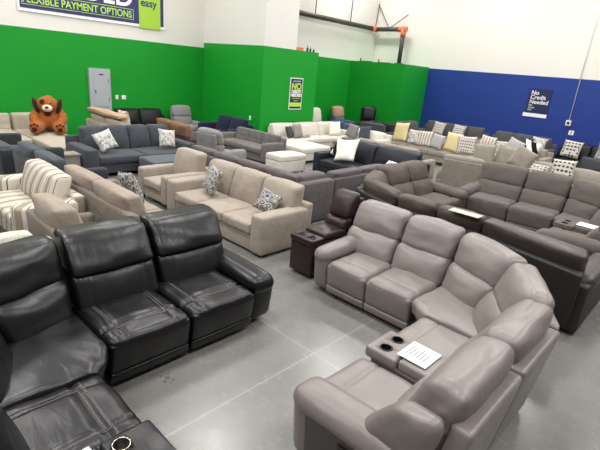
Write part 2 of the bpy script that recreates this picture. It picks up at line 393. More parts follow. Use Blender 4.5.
# electrical panel, switches, pipe, conduit
steelg = plain('grey enamel', (168, 172, 178), .45); dk = plain('dark slot', (60, 64, 70), .5)
e = thing('breaker_box', 'grey electrical panel mounted on the green wall', 'electrical panel', (PX + .002, 6.25, 0))
box('cabinet_box', 0, .10, -.33, .33, .88, 2.15, steelg, e, .01); box('panel_door', .10, .115, -.22, .24, 1.02, 2.02, steelg, e, .005)
box('latch', .115, .13, -.18, -.15, 1.42, 1.52, dk, e); box('nameplate', .116, .119, -.04, .1, 1.96, 2.0, dk, e)
box('hinge', .1, .125, .24, .25, 1.2, 1.3, dk, e); box('hinge', .1, .125, .24, .25, 1.75, 1.85, dk, e)
def switch(name, label, loc, rz, w=.09, hh=.13):
    s = thing(name, label, 'switch', loc, rz)
    box('cover_plate', -w / 2, w / 2, -.012, 0, 0, hh, M['whitep'], s, .003); box('toggle', -.012, .012, -.022, -.012, hh * .35, hh * .65, M['whitep'], s, .002)
switch('wall_switch', 'narrow white switch plate right of the electrical panel', (PX, 6.80, 1.24), math.pi / 2)
switch('wall_switch', 'wider white switch plate, farther from the electrical panel', (PX, 7.03, 1.24), math.pi / 2, .14)
switch('wall_switch', 'single white switch plate on green wall above the tufted sofa', (-11.9, YW2, .9), 0, .09, .14)
s = thing('wall_outlet', 'white outlet plate on the blue wall below the conduit box', 'outlet', (-4.56, YB, 1.17))
box('cover_plate', -.09, .09, -.015, 0, 0, .17, M['whitep'], s, .003); box('socket', -.02, .02, -.02, -.015, .03, .07, dk, s); box('socket', -.02, .02, -.02, -.015, .1, .14, dk, s)
s = thing('electrical_conduit', 'thin white conduit running down the blue wall to a square box', 'conduit', (-4.74, YB, 1.5))
cyl('conduit_pipe', (0, -.03, .2), (0, -.03, 7.2), .018, M['whitep'], s, seg=8); box('junction_box', -.09, .09, -.07, 0, 0, .2, M['whitep'], s, .006)
box('box_opening', -.05, .05, -.074, -.07, .04, .15, dk, s)
pm = plain('black iron pipe', (62, 58, 58), .5); orange = plain('orange coupling', (214, 112, 78), .5)
pp = thing('fire_sprinkler_pipe', 'dark sprinkler pipe with orange couplings along the upper white wall', 'pipe', (0, 0, 0))
PXp = -14.05
bm = cyl_bm((PXp, 11.7, 4.82), (PXp, 19.6, 4.82), .10)
bm = cyl_bm((PXp, 19.6, 4.82), (-12.45, 19.6, 4.82), .10, bm=bm); bm = cyl_bm((-12.45, 19.6, 4.82), (-12.45, 19.6, 3.26), .10, bm=bm)
link('pipe_run', tomesh(bm), pm, pp)
for a, c in (((PXp, 19.3, 4.82), (PXp, 19.75, 4.82)), ((-12.7, 19.6, 4.82), (-12.3, 19.6, 4.82)), ((-12.45, 19.6, 4.82), (-12.45, 19.6, 4.5))):
    cyl('pipe_coupling', a, c, .125, orange, pp)
for a, c in (((-14.0, 19.5, 4.9), (-14.2, 19.9, 6.0)), ((-13.3, 19.6, 4.9), (-14.2, 19.9, 5.9)), ((-13.2, 19.6, 4.9), (-12.5, 19.9, 5.5)), ((PXp, 15.2, 4.9), (PXp, 15.2, 7.5)), ((PXp, 17.6, 4.9), (PXp, 17.6, 7.5))):
    cyl('pipe_hanger', a, c, .02, pm, pp, seg=8)
cyl('pipe_flange', (-12.45, 19.6, 3.26), (-12.45, 19.6, 3.34), .2, pm, pp)
# bits on the ledge
t = thing('cardboard_tray', 'small orange tray lying on the ledge of the green wall', 'tray', (-11.62, 11.75, g2))
box('tray_floor', -.12, .12, -.18, .25, 0, .02, orange, t); 
for q in ((-.12, -.1), (.1, .12)): box('tray_side', q[0], q[1], -.18, .25, .02, .1, orange, t)
for i, (yy, hh) in enumerate(((12.35, .16), (12.52, .13), (12.2, .2))):
    t = thing('spray_bottle', ('short dark bottle in the middle on the ledge', 'dark bottle on the ledge nearest its outer end', 'tallest dark bottle on the ledge beside the orange tray')[i], 'bottle', (-11.5, yy, g2))
    cyl('body', (0, 0, 0), (0, 0, hh * .6), .035, M['cup'], t); cyl('neck', (0, 0, hh * .6), (0, 0, hh), .012, M['cup'], t, seg=10)
for i, yy in enumerate((17.99, 18.3)):
    t = thing('steel_bracket', ('dark angle bracket lying at the front of the far green ledge', 'dark angle bracket lying deeper on the far green ledge')[i], 'bracket', (-13.2 + i * .8, yy, g2))
    box('plate', -.35, .35, -.03, .03, 0, .03, pm, t); box('upright', -.33, -.29, -.02, .02, .03, .14, pm, t)

# ------------------------------------------------------------------ recliner-style sections (front line F, back line B on the floor, room coordinates)
def frame(F0, F1, B0, B1, nominal=1.12):
    F0, F1, B0, B1 = [Vector((p[0], p[1], 0)) for p in (F0, F1, B0, B1)]
    def P(s, d, z):
        F = F0.lerp(F1, s); Bk = B0.lerp(B1, s); p = F.lerp(Bk, d / nominal); p.z = z; return p
    return P
def prism(P, s0, s1, db, dt, z0, z1, o):
    c = [P(s0, db[0], z0), P(s1, db[0], z0), P(s0, db[1], z0), P(s1, db[1], z0), P(s0, dt[0], z1), P(s1, dt[0], z1), P(s0, dt[1], z1), P(s1, dt[1], z1)]
    return [v - o for v in c]
def seat_section(root, P, mat, st, gap=.008, hi=False, seatd=.62):
    o = root.location
    def pr(name, s0, s1, db, dt, z0, z1, m, **kw): return hexpad(name, prism(P, s0, s1, db, dt, z0, z1, o), m, root, **kw)
    pr('base', .01, .99, (.09, .92), (.09, .85), .05, .32, st.get('dark', mat), r=.02, n=2)
    g = gap
    pr('kick_panel', g, 1 - g, (.0, .14), (-.02, .14), .06, .165, mat, r=.025, puff=(0, .008, 0))
    pr('footrest_panel', g, 1 - g, (-.015, .14), (-.052, .14), .155, .455, mat, r=.045, puff=(0, .012, 0))
    grooves = st.get('groove')
    def disp(ux, uy, uz):
        z = 0
        if uz > .3 and grooves:
            yy = uy
            line = abs(yy + .40)            # crease behind the front roll
            z -= (.024 if grooves == 'inset' else .014) * math.exp(-(line / .05) ** 2)
            if grooves == 'inset':
                if yy > -.45:
                    z -= .014 * math.exp(-((abs(ux) - .62) / .035) ** 2) * min(1, (yy + .45) * 4)
                    z -= .010 * math.exp(-((yy + .30) / .04) ** 2) * (1 if abs(ux) < .62 else 0)
                else:
                    z -= .010 * math.exp(-((abs(ux) - .6) / .03) ** 2)
        w = noise.noise(Vector((ux * 1.7 + SEED[0], uy * 1.7, 0))) * .012
        return (0, 0, z + (w if uz > 0 else 0))
    sc = pr('seat_cushion', g, 1 - g, (-.02, seatd), (-.055, seatd), .32, .485, mat, r=.075, puff=(0, .012, .022), n=(26, 30, 3) if hi else (10, 12, 3), disp=disp)
    if grooves == 'inset':
        stitch(sc, P, o, [[(.20, seatd * .98), (.20, .15), (.80, .15), (.80, seatd * .98)], [(.17, seatd * .98), (.17, .125), (.83, .125), (.83, seatd * .98)], [(.03, .115), (.97, .115)]])
def stitch(o_, P, org, paths, r=.0024):
    from mathutils.bvhtree import BVHTree
    me = o_.data; bv = BVHTree.FromPolygons([v.co for v in me.vertices], [tuple(p.vertices) for p in me.polygons])
    bm = bmesh.new()
    for path in paths:
        pts = []
        for (s0, d0), (s1, d1) in zip(path, path[1:]):
            n = 14
            for i in range(n + 1):
                q = P(s0 + (s1 - s0) * i / n, d0 + (d1 - d0) * i / n, 1.0) - org
                h = bv.ray_cast(q, Vector((0, 0, -1)))[0]
                if h is not None: pts.append(h + Vector((0, 0, .001)))
        for a, b_ in zip(pts, pts[1:]):
            if (b_ - a).length > 1e-4: cyl_bm(a, b_, r, seg=5, bm=bm)
    link('stitching', tomesh(bm), M['thread'], o_)
def back_section(root, P, mat, st, gap=.004, hi=False, top=1.06, dz=0):
    o = root.location
    def pr(name, s0, s1, db, dt, z0, z1, m, **kw): return hexpad(name, prism(P, s0, s1, db, dt, z0, z1, o), m, root, **kw)
    g = gap; nn = (14, 6, 10) if hi else (7, 3, 5)
    pr('back_shell', .004, .996, (.90, 1.02), (.99, 1.13), .07, top - .19, st.get('shell', mat), r=.035, n=3)
    if st.get('over'):      # headrest overhangs the lumbar roll
        def seam(ux, uy, uz): return (0, .012 * math.exp(-((abs(ux) - .66) / .03) ** 2) if uy < -.3 else 0, 0)
        pr('lumbar_cushion', g, 1 - g, (.50, .92), (.66, .98), .40, .77, mat, r=.07, puff=(.002, .035, .01), n=(30, 4, 8) if hi else nn, disp=seam)
        pr('headrest', g, 1 - g, (.60, .98), (.82, 1.08), .735, top, mat, r=.06, puff=(.0, .04, .012), n=nn, wob=.010)
    else:
        pr('lumbar_cushion', g, 1 - g, (.50, .92), (.64, .98), .40, .755, mat, r=.085, puff=(.002, .05, .012), n=nn, wob=.012)
        pr('headrest', g, 1 - g, (.66, .98), (.80, 1.07), .70, top, mat, r=.085, puff=(.0, .03, .02), n=nn, wob=.014)
def arm_section(root, P, mat, st, h=.62, d1=1.0):
    o = root.location
    def pr(name, s0, s1, db, dt, z0, z1, m, **kw): return hexpad(name, prism(P, s0, s1, db, dt, z0, z1, o), m, root, **kw)
    pr('armrest_body', .05, .95, (.04, d1), (.04, d1), .05, h - .06, st.get('side', mat), r=.03, n=3)
    pr('armrest_front', .0, 1.0, (.0, .16), (-.05, .12), .06, h - .03, mat, r=.075, puff=(0, .02, 0), n=(4, 3, 8))
    hf, d2 = h - .02, d1 - .1
    c = [P(-.03, -.05, hf - .2), P(1.03, -.05, hf - .2), P(-.03, d2, h - .18), P(1.03, d2, h - .18), P(-.03, -.05, hf), P(1.03, -.05, hf), P(-.03, d2, h + .02), P(1.03, d2, h + .02)]
    hexpad('armrest_pad', [v - o for v in c], mat, root, r=.092, puff=(.01, .02, .015), n=(4, 10, 3), wob=.006)
def console_section(root, P, mat, st, h=.555, steel=False, cd=.10):
    o = root.location
    def pr(name, s0, s1, db, dt, z0, z1, m, **kw): return hexpad(name, prism(P, s0, s1, db, dt, z0, z1, o), m, root, **kw)
    pr('console_body', .01, .99, (.02, .95), (.02, .8), .05, h - .07, st.get('side', mat), r=.03, n=2)
    dk_ = pr('console_deck', .0, 1.0, (-.04, .26), (-.04, .26), h - .10, h, mat, r=.025, n=2)
    pr('console_lid', .03, .97, (.27, .80), (.27, .74), h - .08, h + .012, mat, r=.025, puff=(0, 0, .008), n=3)
    pr('console_back', .02, .98, (.74, 1.0), (.86, 1.04), .4, .88, mat, r=.06, n=3)
    c1, c2 = P(.27, cd, h) - o, P(.73, cd, h) - o
    cs = [c1, c2]
    cut(dk_, [((c.x, c.y, h - .2), (c.x, c.y, h + .1), .047) for c in cs])
    for c in cs:
        hold = cyl('cup_holder', (c.x, c.y, h - .099), (c.x, c.y, h - .075), .046, M['steel'] if steel else M['cup'], root)
        bm = cyl_bm((c.x, c.y, h - .09), (c.x, c.y, h + .002), .0465, cap=False)
        cy = link('cup_wall', tomesh(bm), M['steel'] if steel else M['cup'], hold)
        ring('cup_rim', (c.x, c.y, h + .003), .049, .005, M['steel'] if steel else M['cup'], hold)
def wedge(root, F0, F1, Bs, mat, st, hi=False, top=1.06, nominal=1.12):
    """corner: front edge F0-F1, back polyline of 3 points"""
    o = root.location; F0, F1 = Vector((*F0, 0)), Vector((*F1, 0)); Bs = [Vector((*b, 0)) for b in Bs]
    def P(s, d, z):
        F = F0.lerp(F1, s)
        q = 2 * s; Bk = Bs[0].lerp(Bs[1], q) if q <= 1 else Bs[1].lerp(Bs[2], q - 1)
        p = F.lerp(Bk, d / nominal); p.z = z; return p
    def fnn(db, dt, z0, z1, s0=.0, s1=1.0):
        def fn(u, v, w):
            s = s0 + (s1 - s0) * u
            a = P(s, db[0] + (db[1] - db[0]) * v, z0); b_ = P(s, dt[0] + (dt[1] - dt[0]) * v, z1)
            return a.lerp(b_, w) - o
        return fn
    wd = ((F1 - F0).length + (Bs[1] - Bs[0]).length + (Bs[2] - Bs[1]).length) / 2
    def mk(name, db, dt, z0, z1, r, puff, n, m=mat, s0=.0, s1=1.0):
        disp = wobble(.012, 1.7, SEED[0]); SEED[0] += 1
        return link(name, tomesh(pad_bm(fnn(db, dt, z0, z1, s0, s1), (wd * (s1 - s0), db[1] - db[0], z1 - z0), r, puff, n, 3, disp)), m, root)
    mk('base', (.05, .9), (.05, .85), .05, .34, .02, (0, 0, 0), 6, st.get('dark', mat), .02, .98)
    mk('seat_cushion', (-.01, .64), (-.04, .64), .30, .485, .065, (0, .01, .025), (20, 14, 3), s0=.005, s1=.995)
    for a, b_ in ((.004, .496), (.504, .996)):
        mk('back_shell', (.90, 1.02), (.99, 1.13), .07, top - .19, .035, (0, 0, 0), 3, st.get('shell', mat), a, b_)
        nn = (12, 5, 8)
        mk('lumbar_cushion', (.50, .92), (.64, .98), .40, .755, .085, (.002, .045, .01), nn, mat, a, b_)
        mk('headrest', (.66, .98), (.80, 1.07), .70, top, .085, (.0, .03, .02), nn, mat, a, b_)

# ---- A: warm grey leather reclining sectional
A = thing('reclining_sectional', 'warm grey leather curved reclining sectional with paper sheet on its cup holder console', 'sectional sofa', (-2.0, 4.0, 0))
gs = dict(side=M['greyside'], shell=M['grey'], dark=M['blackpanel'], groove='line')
yF, yBk = 4.02, 5.16
arm_section(A, frame((-3.36, yF), (-3.13, yF), (-3.36, yBk), (-3.13, yBk)), M['grey'], dict(side=M['grey']), .62, .98)
for a, c in ((-3.13, -2.55), (-2.55, -1.95)):
    seat_section(A, frame((a, yF), (c, yF), (a - .02 if a < -3 else a - .04, yBk), (c - .04 if c < -2 else c, yBk)), M['grey'], gs, hi=True)
back_section(A, frame((-3.34, yF), (-2.62, yF), (-3.40, yBk), (-2.65, yBk)), M['grey'], gs, hi=True)
back_section(A, frame((-2.60, yF), (-1.95, yF), (-2.64, yBk), (-1.93, yBk)), M['grey'], gs, hi=True)
xF, xBk = -1.66, -.55
wedge(A, (-1.94, yF), (xF, 3.80), [(-1.92, yBk), (-1.02, 4.72), (xBk, 3.84)], M['grey'], gs)
seat_section(A, frame((xF, 3.79), (xF, 3.19), (xBk, 3.79), (xBk, 3.19)), M['grey'], gs, hi=True)
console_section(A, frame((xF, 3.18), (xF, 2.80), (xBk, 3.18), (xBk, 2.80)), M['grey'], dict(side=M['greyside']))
seat_section(A, frame((xF, 2.79), (xF, 2.21), (xBk, 2.79), (xBk, 2.21)), M['grey'], gs, hi=True)
back_section(A, frame((xF, 3.78), (xF, 2.98), (xBk, 3.80), (xBk, 2.96)), M['grey'], gs, hi=True)
back_section(A, frame((xF, 2.96), (xF, 2.20), (xBk, 2.94), (xBk, 2.12)), M['grey'], gs, hi=True)
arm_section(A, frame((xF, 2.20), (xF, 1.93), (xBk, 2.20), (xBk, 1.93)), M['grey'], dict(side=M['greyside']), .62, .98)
hexpad('side_wing', [v - A.location for v in [Vector(p) for p in ((-1.22, 1.98, .50), (-1.22, 2.11, .50), (-.80, 1.98, .50), (-.80, 2.11, .50), (-.92, 1.95, .93), (-.92, 2.09, .93), (-.66, 1.95, .93), (-.66, 2.09, .93))]], M['grey'], A, r=.08, puff=(.02, .03, .02), wob=.012)
box('control_switch', .34 + .4, .84, 1.928 - 4.0 - .006, 1.936 - 4.0, .36, .42, M['cup'], A, .004)
pz = .584
pr_ = thing('printed_sheet', 'white printed sheet of paper lying on the grey sectional console', 'paper', (-1.31, 3.0, pz), .0)
box('sheet', -.125, .125, -.14, .13, 0, .003, M['paper'], pr_)
for i in range(6): box('printed_line', -.09 + .03 * i, -.078 + .03 * i, -.08, .08 - (i % 3) * .02, .003, .0036, M['ink'], pr_)
ring('printed_seal', (.095, .07, .0034), .018, .003, M['ink'], pr_)

# ---- B: black leather reclining sectional
Bk_ = thing('reclining_sectional', 'black leather reclining sectional with steel cup holder console nearest the camera', 'sectional sofa', (-3.0, 1.2, 0))
bs = dict(shell=M['black'], dark=M['blackpanel'], groove='inset', over=True)
bF, bB = -3.10, -4.46
def bfr(y0, y1, yb0=None, yb1=None): return frame((bF, y1), (bF, y0), (bB, y1 if yb1 is None else yb1), (bB, y0 if yb0 is None else yb0), 1.22)
arm_section(Bk_, frame((-3.14, 3.10), (-3.14, 2.80), (bB, 3.08), (bB, 2.80), 1.22), M['black'], {}, .59, .95)
for a, c in ((2.04, 2.79), (1.27, 2.03)):
    seat_section(Bk_, bfr(a, c), M['black'], bs, hi=True, seatd=.66)
back_section(Bk_, bfr(2.08, 2.84, 2.16, 3.04), M['black'], bs, hi=True, top=1.07)
back_section(Bk_, bfr(1.26, 2.06, 1.32, 2.13), M['black'], bs, hi=True, top=1.07)
wedge(Bk_, (-2.80, 1.04), (bF, 1.26), [(-2.84, -.28), (-4.15, .15), (bB, 1.28)], M['black'], bs, top=1.07, nominal=1.22)
cF, cB = 1.04, -.24
seat_section(Bk_, frame((-2.10, cF), (-2.83, cF), (-2.10, cB), (-2.83, cB), 1.22), M['black'], bs, hi=True, seatd=.66)
back_section(Bk_, frame((-2.0, cF), (-2.83, cF), (-2.0, cB), (-2.83, cB), 1.22), M['black'], bs, top=1.1)
console_section(Bk_, frame((-1.74, cF), (-2.09, cF), (-1.74, cB), (-2.09, cB), 1.22), M['black'], {}, h=.56, steel=True, cd=.17)
sh = thing('printed_sheet', 'white paper sheet lying on the black sectional console behind the steel cup holder', 'paper', (-1.97, .62, .589), .1)
box('sheet', -.09, .1, -.16, .1, 0, .003, M['paper'], sh)
for i in range(4): box('printed_line', -.07, .06, -.1 + .04 * i, -.09 + .04 * i, .003, .0036, M['ink'], sh)

# ---- brown leather console seat between the beige sofa and the grey sectional
C = thing('console_chair', 'dark brown leather console seat with upright back beside the grey sectional arm', 'chair', (-3.74, 4.17, 0))
hx = .20
boxpad('base', -hx, hx, .0, .85, .04, .50, M['brown'], C, r=.025, n=2)
dd = boxpad('console_deck', -hx - .005, hx + .005, -.02, .24, .48, .56, M['brown'], C, r=.02, n=2)
cut(dd, [((x, .10, .4), (x, .10, .7), .042) for x in (-.09, .09)])
for x in (-.09, .09):
    hold = cyl('cup_holder', (x, .10, .482), (x, .10, .50), .041, M['cup'], C); ring('cup_rim', (x, .10, .562), .044, .005, M['cup'], hold)
boxpad('seat_cushion', -hx + .01, hx + .0, .25, .72, .50, .60, M['brown'], C, r=.045, puff=(0, 0, .02), wob=.006)
slant('lumbar_cushion', -hx + .01, hx, (.62, .80), (.68, .86), .56, .74, M['brown'], C, r=.07, puff=(0, .03, 0), wob=.01)
slant('headrest', -hx + .01, hx, (.68, .86), (.84, 1.0), .72, 1.08, M['brown'], C, r=.07, puff=(0, .03, 0), wob=.01)
slant('back_shell', -hx, hx, (.82, .90), (.96, 1.05), .06, 1.0, M['blackpanel'], C, r=.02)

# ------------------------------------------------------------------ cushioned sofas
def sofa(label, fp, face, mat, seats=3, name='sofa', cat='sofa', frame_mat=None, arm_w=.24, arm_h=.63, arms=(1, 1), back_h=.9, frame_h=.78,
         seat_h=.46, cush=None, feet=True, tuft=False, group=None, loose=.03, arm_r=.05, base_z=.09, backs=None, wob=.012, arm_mat=None, over=0):
    loc, rz, w, d = placed(*fp, face); t = thing(name, label, cat, loc, rz, group)
    fm = frame_mat or mat; cm = cush or mat
    xl = -w / 2 + (arm_w if arms[0] else 0); xr = w / 2 - (arm_w if arms[1] else 0)
    boxpad('base', -w / 2 + .02, w / 2 - .02, .04, d - .04, base_z, .31, fm, t, r=.02, n=2)
    slant('back_frame', -w / 2 + .01, w / 2 - .01, (d - .20, d - .02), (d - .14, d), base_z, frame_h, fm, t, r=.04, n=3)
    for s in (0, 1):
        if arms[s]:
            a0, a1 = (-w / 2, xl) if s == 0 else (xr, w / 2)
            boxpad('armrest', a0, a1, .0, d - .1, base_z, arm_h, arm_mat or fm, t, r=arm_r, puff=(.008, .008, .012), n=4)
    sw = (xr - xl) / seats
    for i in range(seats):
        a = xl + i * sw
        boxpad('seat_cushion', a + .006, a + sw - .006, .0, d - .28, .295, seat_h, cm, t, r=.042, puff=(0, .008, .022), n=(8, 8, 3), wob=wob * .7)
    nb = backs or seats; xl -= over; xr += over; bw = (xr - xl) / nb
    for i in range(nb):
        a = xl + i * bw
        if tuft:
            def dp(ux, uy, uz):
                q = 0
                if uy < 0: q = .022 * (abs(math.sin(ux * math.pi * 2.0)) * abs(math.sin((uz + .2) * math.pi * 1.2))) ** .5
                return (0, -q, 0)
            fn, dm = hexfn([Vector(p) for p in ((a, d - .32, seat_h - .04), (a + bw, d - .32, seat_h - .04), (a, d - .15, seat_h - .04), (a + bw, d - .15, seat_h - .04),
                (a, d - .24, back_h), (a + bw, d - .24, back_h), (a, d - .06, back_h), (a + bw, d - .06, back_h))])
            link('back_cushion', tomesh(pad_bm(fn, dm, .04, (0, .01, 0), (22, 3, 12), 2, dp)), cm, t)
        else:
            slant('back_cushion', a + .006, a + bw - .006, (d - .42, d - .17), (d - .27, d - .04), seat_h - .03, back_h, cm, t, r=.055, puff=(.01, loose + .02, .02), n=(8, 4, 6), wob=wob)
    if feet:
        xl += 0
        for fx in (-w / 2 + .08, w / 2 - .08):
            for fy in (.09, d - .09):
                cyl('foot', (fx, fy, 0), (fx, fy, base_z + .01), .022, M['wood'], t, r1=.03, seg=10)
    return t
PILLOWS = []
def pillow(label, loc, size, mat, face='-y', tilt=14, spin=0, group=None, th=.15, yawo=0, name='throw_pillow', h=None):
    """stands on its edge at loc (bottom centre), leaning back by tilt"""
    bm = bmesh.new(); N = 12; hh = (h or size); rows = {}
    SEED[0] += 1.3; sd = SEED[0]
    for side in (1, -1):
        for i in range(N + 1):
            for j in range(N + 1):
                u, v = -1 + 2 * i / N, -1 + 2 * j / N
                edge = i in (0, N) or j in (0, N)
                if edge and side == -1: rows[(side, i, j)] = rows[(1, i, j)]; continue
                pin = 1 - .07 * (1 - u * u) * (abs(v) ** 2); pin2 = 1 - .07 * (1 - v * v) * (abs(u) ** 2)
                t_ = th / 2 * ((1 - u ** 4) * (1 - v ** 4)) ** .55 * (1 + .12 * noise.noise(Vector((u * 2 + sd, v * 2, 0))))
                rows[(side, i, j)] = bm.verts.new((u * size / 2 * pin2, -side * t_, v * hh / 2 * pin))
    for side in (1, -1):
        for i in range(N):
            for j in range(N):
                q = [rows[(side, i, j)], rows[(side, i + 1, j)], rows[(side, i + 1, j + 1)], rows[(side, i, j + 1)]]
                if side == -1: q.reverse()
                bm.faces.new(q)
    m = tomesh(bm)
    # the pillow's own frame: spin in its plane, lift so its lowest point is on the seat, then lean
    R = Matrix.Rotation(-math.radians(tilt), 4, 'X') @ Matrix.Rotation(math.radians(spin), 4, 'Y')
    m.transform(R); zmin = min(v.co.z for v in m.vertices); m.transform(Matrix.Translation((0, 0, -zmin)))
    o = link(name, m, mat, None, loc, (0, 0, FACE[face] + math.radians(yawo)))
    return tag(o, label, 'pillow', group)

# D: beige sofa and its armchair, facing the aisle
sofa('beige chenille three seat sofa with patterned pillows at both ends', (-7.0, -4.42, 4.07, 5.15), '-y', M['beige'], 3, arm_w=.27, back_h=.95, base_z=.04, over=.12, frame_h=.7)
pillow('grey and cream leaf print pillow at the left arm of the beige sofa', (-6.22, 4.50, .49), .47, M['geo'], '-y', 22, 6, yawo=-14)
pillow('brown and grey print pillow at the right arm of the beige sofa', (-4.86, 4.56, .49), .36, M['geo'], '-y', 30, 20, yawo=28)
sofa('beige chenille armchair at the left end of the beige sofa', (-8.1, -7.06, 4.10, 5.15), '-y', M['beige'], 1, 'armchair', 'chair', arm_w=.2, back_h=.97, over=.08, frame_h=.7)
# E: taupe sofa, back to the camera
sofa('taupe chenille sofa seen from behind, next to the striped armchair', (-7.62, -5.12, 2.47, 3.42), '+y', M['taupe'], 3, frame_mat=M['taupeframe'], arm_w=.2, arm_h=.58, back_h=.93, frame_h=.74, backs=2, loose=.05)
pillow('grey and white leaf print pillow leaning inside the taupe sofa', (-6.3, 3.08, .49), .5, M['geo'], '+y', 18, 10)
# F: taupe armchair
sofa('taupe armchair with a high loose back cushion behind the black sectional', (-6.10, -4.98, 1.58, 2.40), '+y', M['taupe'], 1, 'armchair', 'chair', frame_mat=M['taupeframe'], arm_w=.14, arm_h=.56, back_h=.95, frame_h=.72, loose=.06)
# pale ottoman chair
sofa('pale striped chenille armchair partly hidden behind the black sectional headrest', (-5.62, -4.72, .55, 1.47), '-x', M['palecream'], 1, 'armchair', 'chair', arm_w=.16, back_h=.86, frame_h=.8)
# G: striped armchair
st_ = sofa('cream and grey striped oversized armchair', (-8.3, -6.35, 1.55, 2.44), '-y', M['stripe'], 1, 'armchair', 'chair', arm_w=.3, arm_h=.64, back_h=.93, loose=.05, arm_mat=M['stripey'], frame_h=.7, backs=1)
0 and pillow('large striped back cushion in the striped armchair', (-7.05, 2.12, .475), .85, M['stripe'], '-y', 16, 0, th=.24, h=.52, name='back_pillow')
# H: slate sofa seen from behind
sofa('slate grey sofa seen from behind with slouching blue grey cushions', (-9.85, -7.68, 2.46, 3.36), '+y', M['slate'], 2, cush=M['bluegrey'], arm_w=.16, arm_h=.74, back_h=.92, frame_h=.74, loose=.06)
sofa('slate grey sofa end by the left frame edge, nearest the bear sectional', (-12.0, -10.0, 2.30, 3.2), '+y', M['slate'], 2, cush=M['bluegrey'], arm_w=.16, arm_h=.7, back_h=.74, frame_h=.7)
# I: charcoal sofa + ottoman
sofa('blue charcoal four cushion sofa with two brushed white pillows', (-11.0, -9.78, 3.82, 6.6), '+x', M['charcoal'], 2, arm_w=.28, arm_h=.64, back_h=.98, backs=4, loose=.06)
pillow('brushed white pillow at the near end of the charcoal sofa', (-10.2, 4.42, .49), .46, M['brush'], '+x', 26, -18)
pillow('brushed white pillow at the far end of the charcoal sofa', (-10.2, 5.98, .49), .46, M['brush'], '+x', 20, 8)
def ottoman(label, fp, mat, h=.46, split=True, name='ottoman'):
    loc, rz, w, d = placed(*fp, '-y'); t = thing(name, label, 'ottoman', loc, rz)
    boxpad('base', -w / 2 + .01, w / 2 - .01, .01, d - .01, .07, h - .14, mat, t, r=.03, n=3)
    boxpad('top_cushion', -w / 2, w / 2, 0, d, h - .16, h, mat, t, r=.045, puff=(0, 0, .03), n=6, wob=.005)
    for fx in (-w / 2 + .07, w / 2 - .07):
        for fy in (.07, d - .07): cyl('foot', (fx, fy, 0), (fx, fy, .08), .022, M['wood'], t, seg=10)
    return t
ottoman('blue charcoal ottoman in front of the charcoal sofa', (-9.72, -8.95, 4.95, 5.95), M['ottgrey'], .45)
# K: oat sectional with the bear
sofa('oat linen tufted sofa section against the green wall beside the bear', (-14.45, -12.45, .6, 3.6), '+x', M['bearbeige'], 3, 'sectional_sofa', 'sectional sofa', arm_w=.2, arms=(1, 0), back_h=.86, tuft=True)
t = thing('chaise', 'oat linen chaise under the brown toy bear', 'chaise', (-14.45, 4.15, 0))
boxpad('base', 0, 3.25, -.5, .5, .08, .30, M['bearbeige'], t, r=.03, n=3); boxpad('seat_cushion', .3, 3.28, -.5, .48, .28, .46, M['bearbeige'], t, r=.06, puff=(0, 0, .03), n=8)
boxpad('back_cushion', .0, .3, -.5, .9, .3, .86, M['bearbeige'], t, r=.06, puff=(.02, 0, .02))
for fx in (.1, 3.15):
    for fy in (-.4, .4): cyl('foot', (fx, fy, 0), (fx, fy, .09), .025, M['wood'], t, seg=10)
# L: oat loveseat behind
sofa('oat linen sofa seen end on behind the charcoal sofa, with tan trim', (-13.6, -11.3, 5.35, 6.25), '+y', M['bearbeige'], 2, frame_mat=M['bearbeige'], arm_w=.22, back_h=.98, frame_h=.8)
tr = boxpad('folded_throw', -13.5, -11.5, 5.36, 5.64, 1.015, 1.14, M['tan'], None, r=.06, wob=.03, puff=(0, .02, .02), n=(12, 4, 3)); tag(tr, 'tan folded throw laid along the top of the oat sofa back', 'throw')
pillow('floral print pillow on top of the oat sofa near the electrical panel', (-12.4, 5.95, .62), .55, M['floral'], '+y', 10)
t = thing('side_table', 'grey washed wooden side table beside the bear chaise', 'table', (-10.15, 3.58, 0))
box('tabletop', -.2, .2, -.2, .2, .5, .54, M['postwood'], t, .008); box('cabinet_body', -.18, .18, -.18, .18, .04, .5, M['postwood'], t, .006)
for fx in (-.15, .15):
    for fy in (-.15, .15): box('leg', fx - .02, fx + .02, fy - .02, fy + .02, 0, .04, M['wood'], t)
# M black sofa, N recliner, O brown loveseat, P recliner
sofa('glossy black leather sofa against the green wall below the panel', (-14.5, -13.6, 6.35, 8.35), '+x', M['blackl'], 2, arm_w=.2, back_h=.98, wob=.015)
def recliner(label, loc, rz, mat, w=.92, d=.95, top=1.06, group=None, hd=None):
    t = thing('recliner', label, 'recliner', loc, rz, group)
    hw = w / 2; aw = .18
    boxpad('base', -hw + .05, hw - .05, .08, d - .12, .04, .32, mat, t, r=.03, n=2)
    for s in (-1, 1):
        a0, a1 = sorted((s * hw, s * (hw - aw)))
        boxpad('armrest', a0, a1, 0, d - .18, .05, .6, mat, t, r=.07, puff=(.01, .02, .02))
    boxpad('seat_cushion', -hw + aw, hw - aw, 0, d - .3, .3, .5, mat, t, r=.07, puff=(0, .01, .03))
    boxpad('footrest_panel', -hw + aw, hw - aw, -.02, .1, .08, .34, mat, t, r=.04)
    slant('lumbar_cushion', -hw + aw - .04, hw - aw + .04, (d - .42, d - .12), (d - .34, d - .06), .44, .78, mat, t, r=.09, puff=(.01, .04, 0), wob=.01)
    slant('headrest', -hw + aw - .06, hw - aw + .06, (d - .36, d - .1), (d - .24, d), .72, top, hd or mat, t, r=.11, puff=(.01, .04, .02), wob=.01)
    slant('back_shell', -hw + aw - .03, hw - aw + .03, (d - .16, d - .08), (d - .06, d + .01), .1, top - .1, mat, t, r=.03)
    return t
recliner('light grey recliner between the black sofa and the green corner', (-13.38, 8.88, 0), math.pi / 2, M['reclgrey'], .98, 1.0, 1.1)
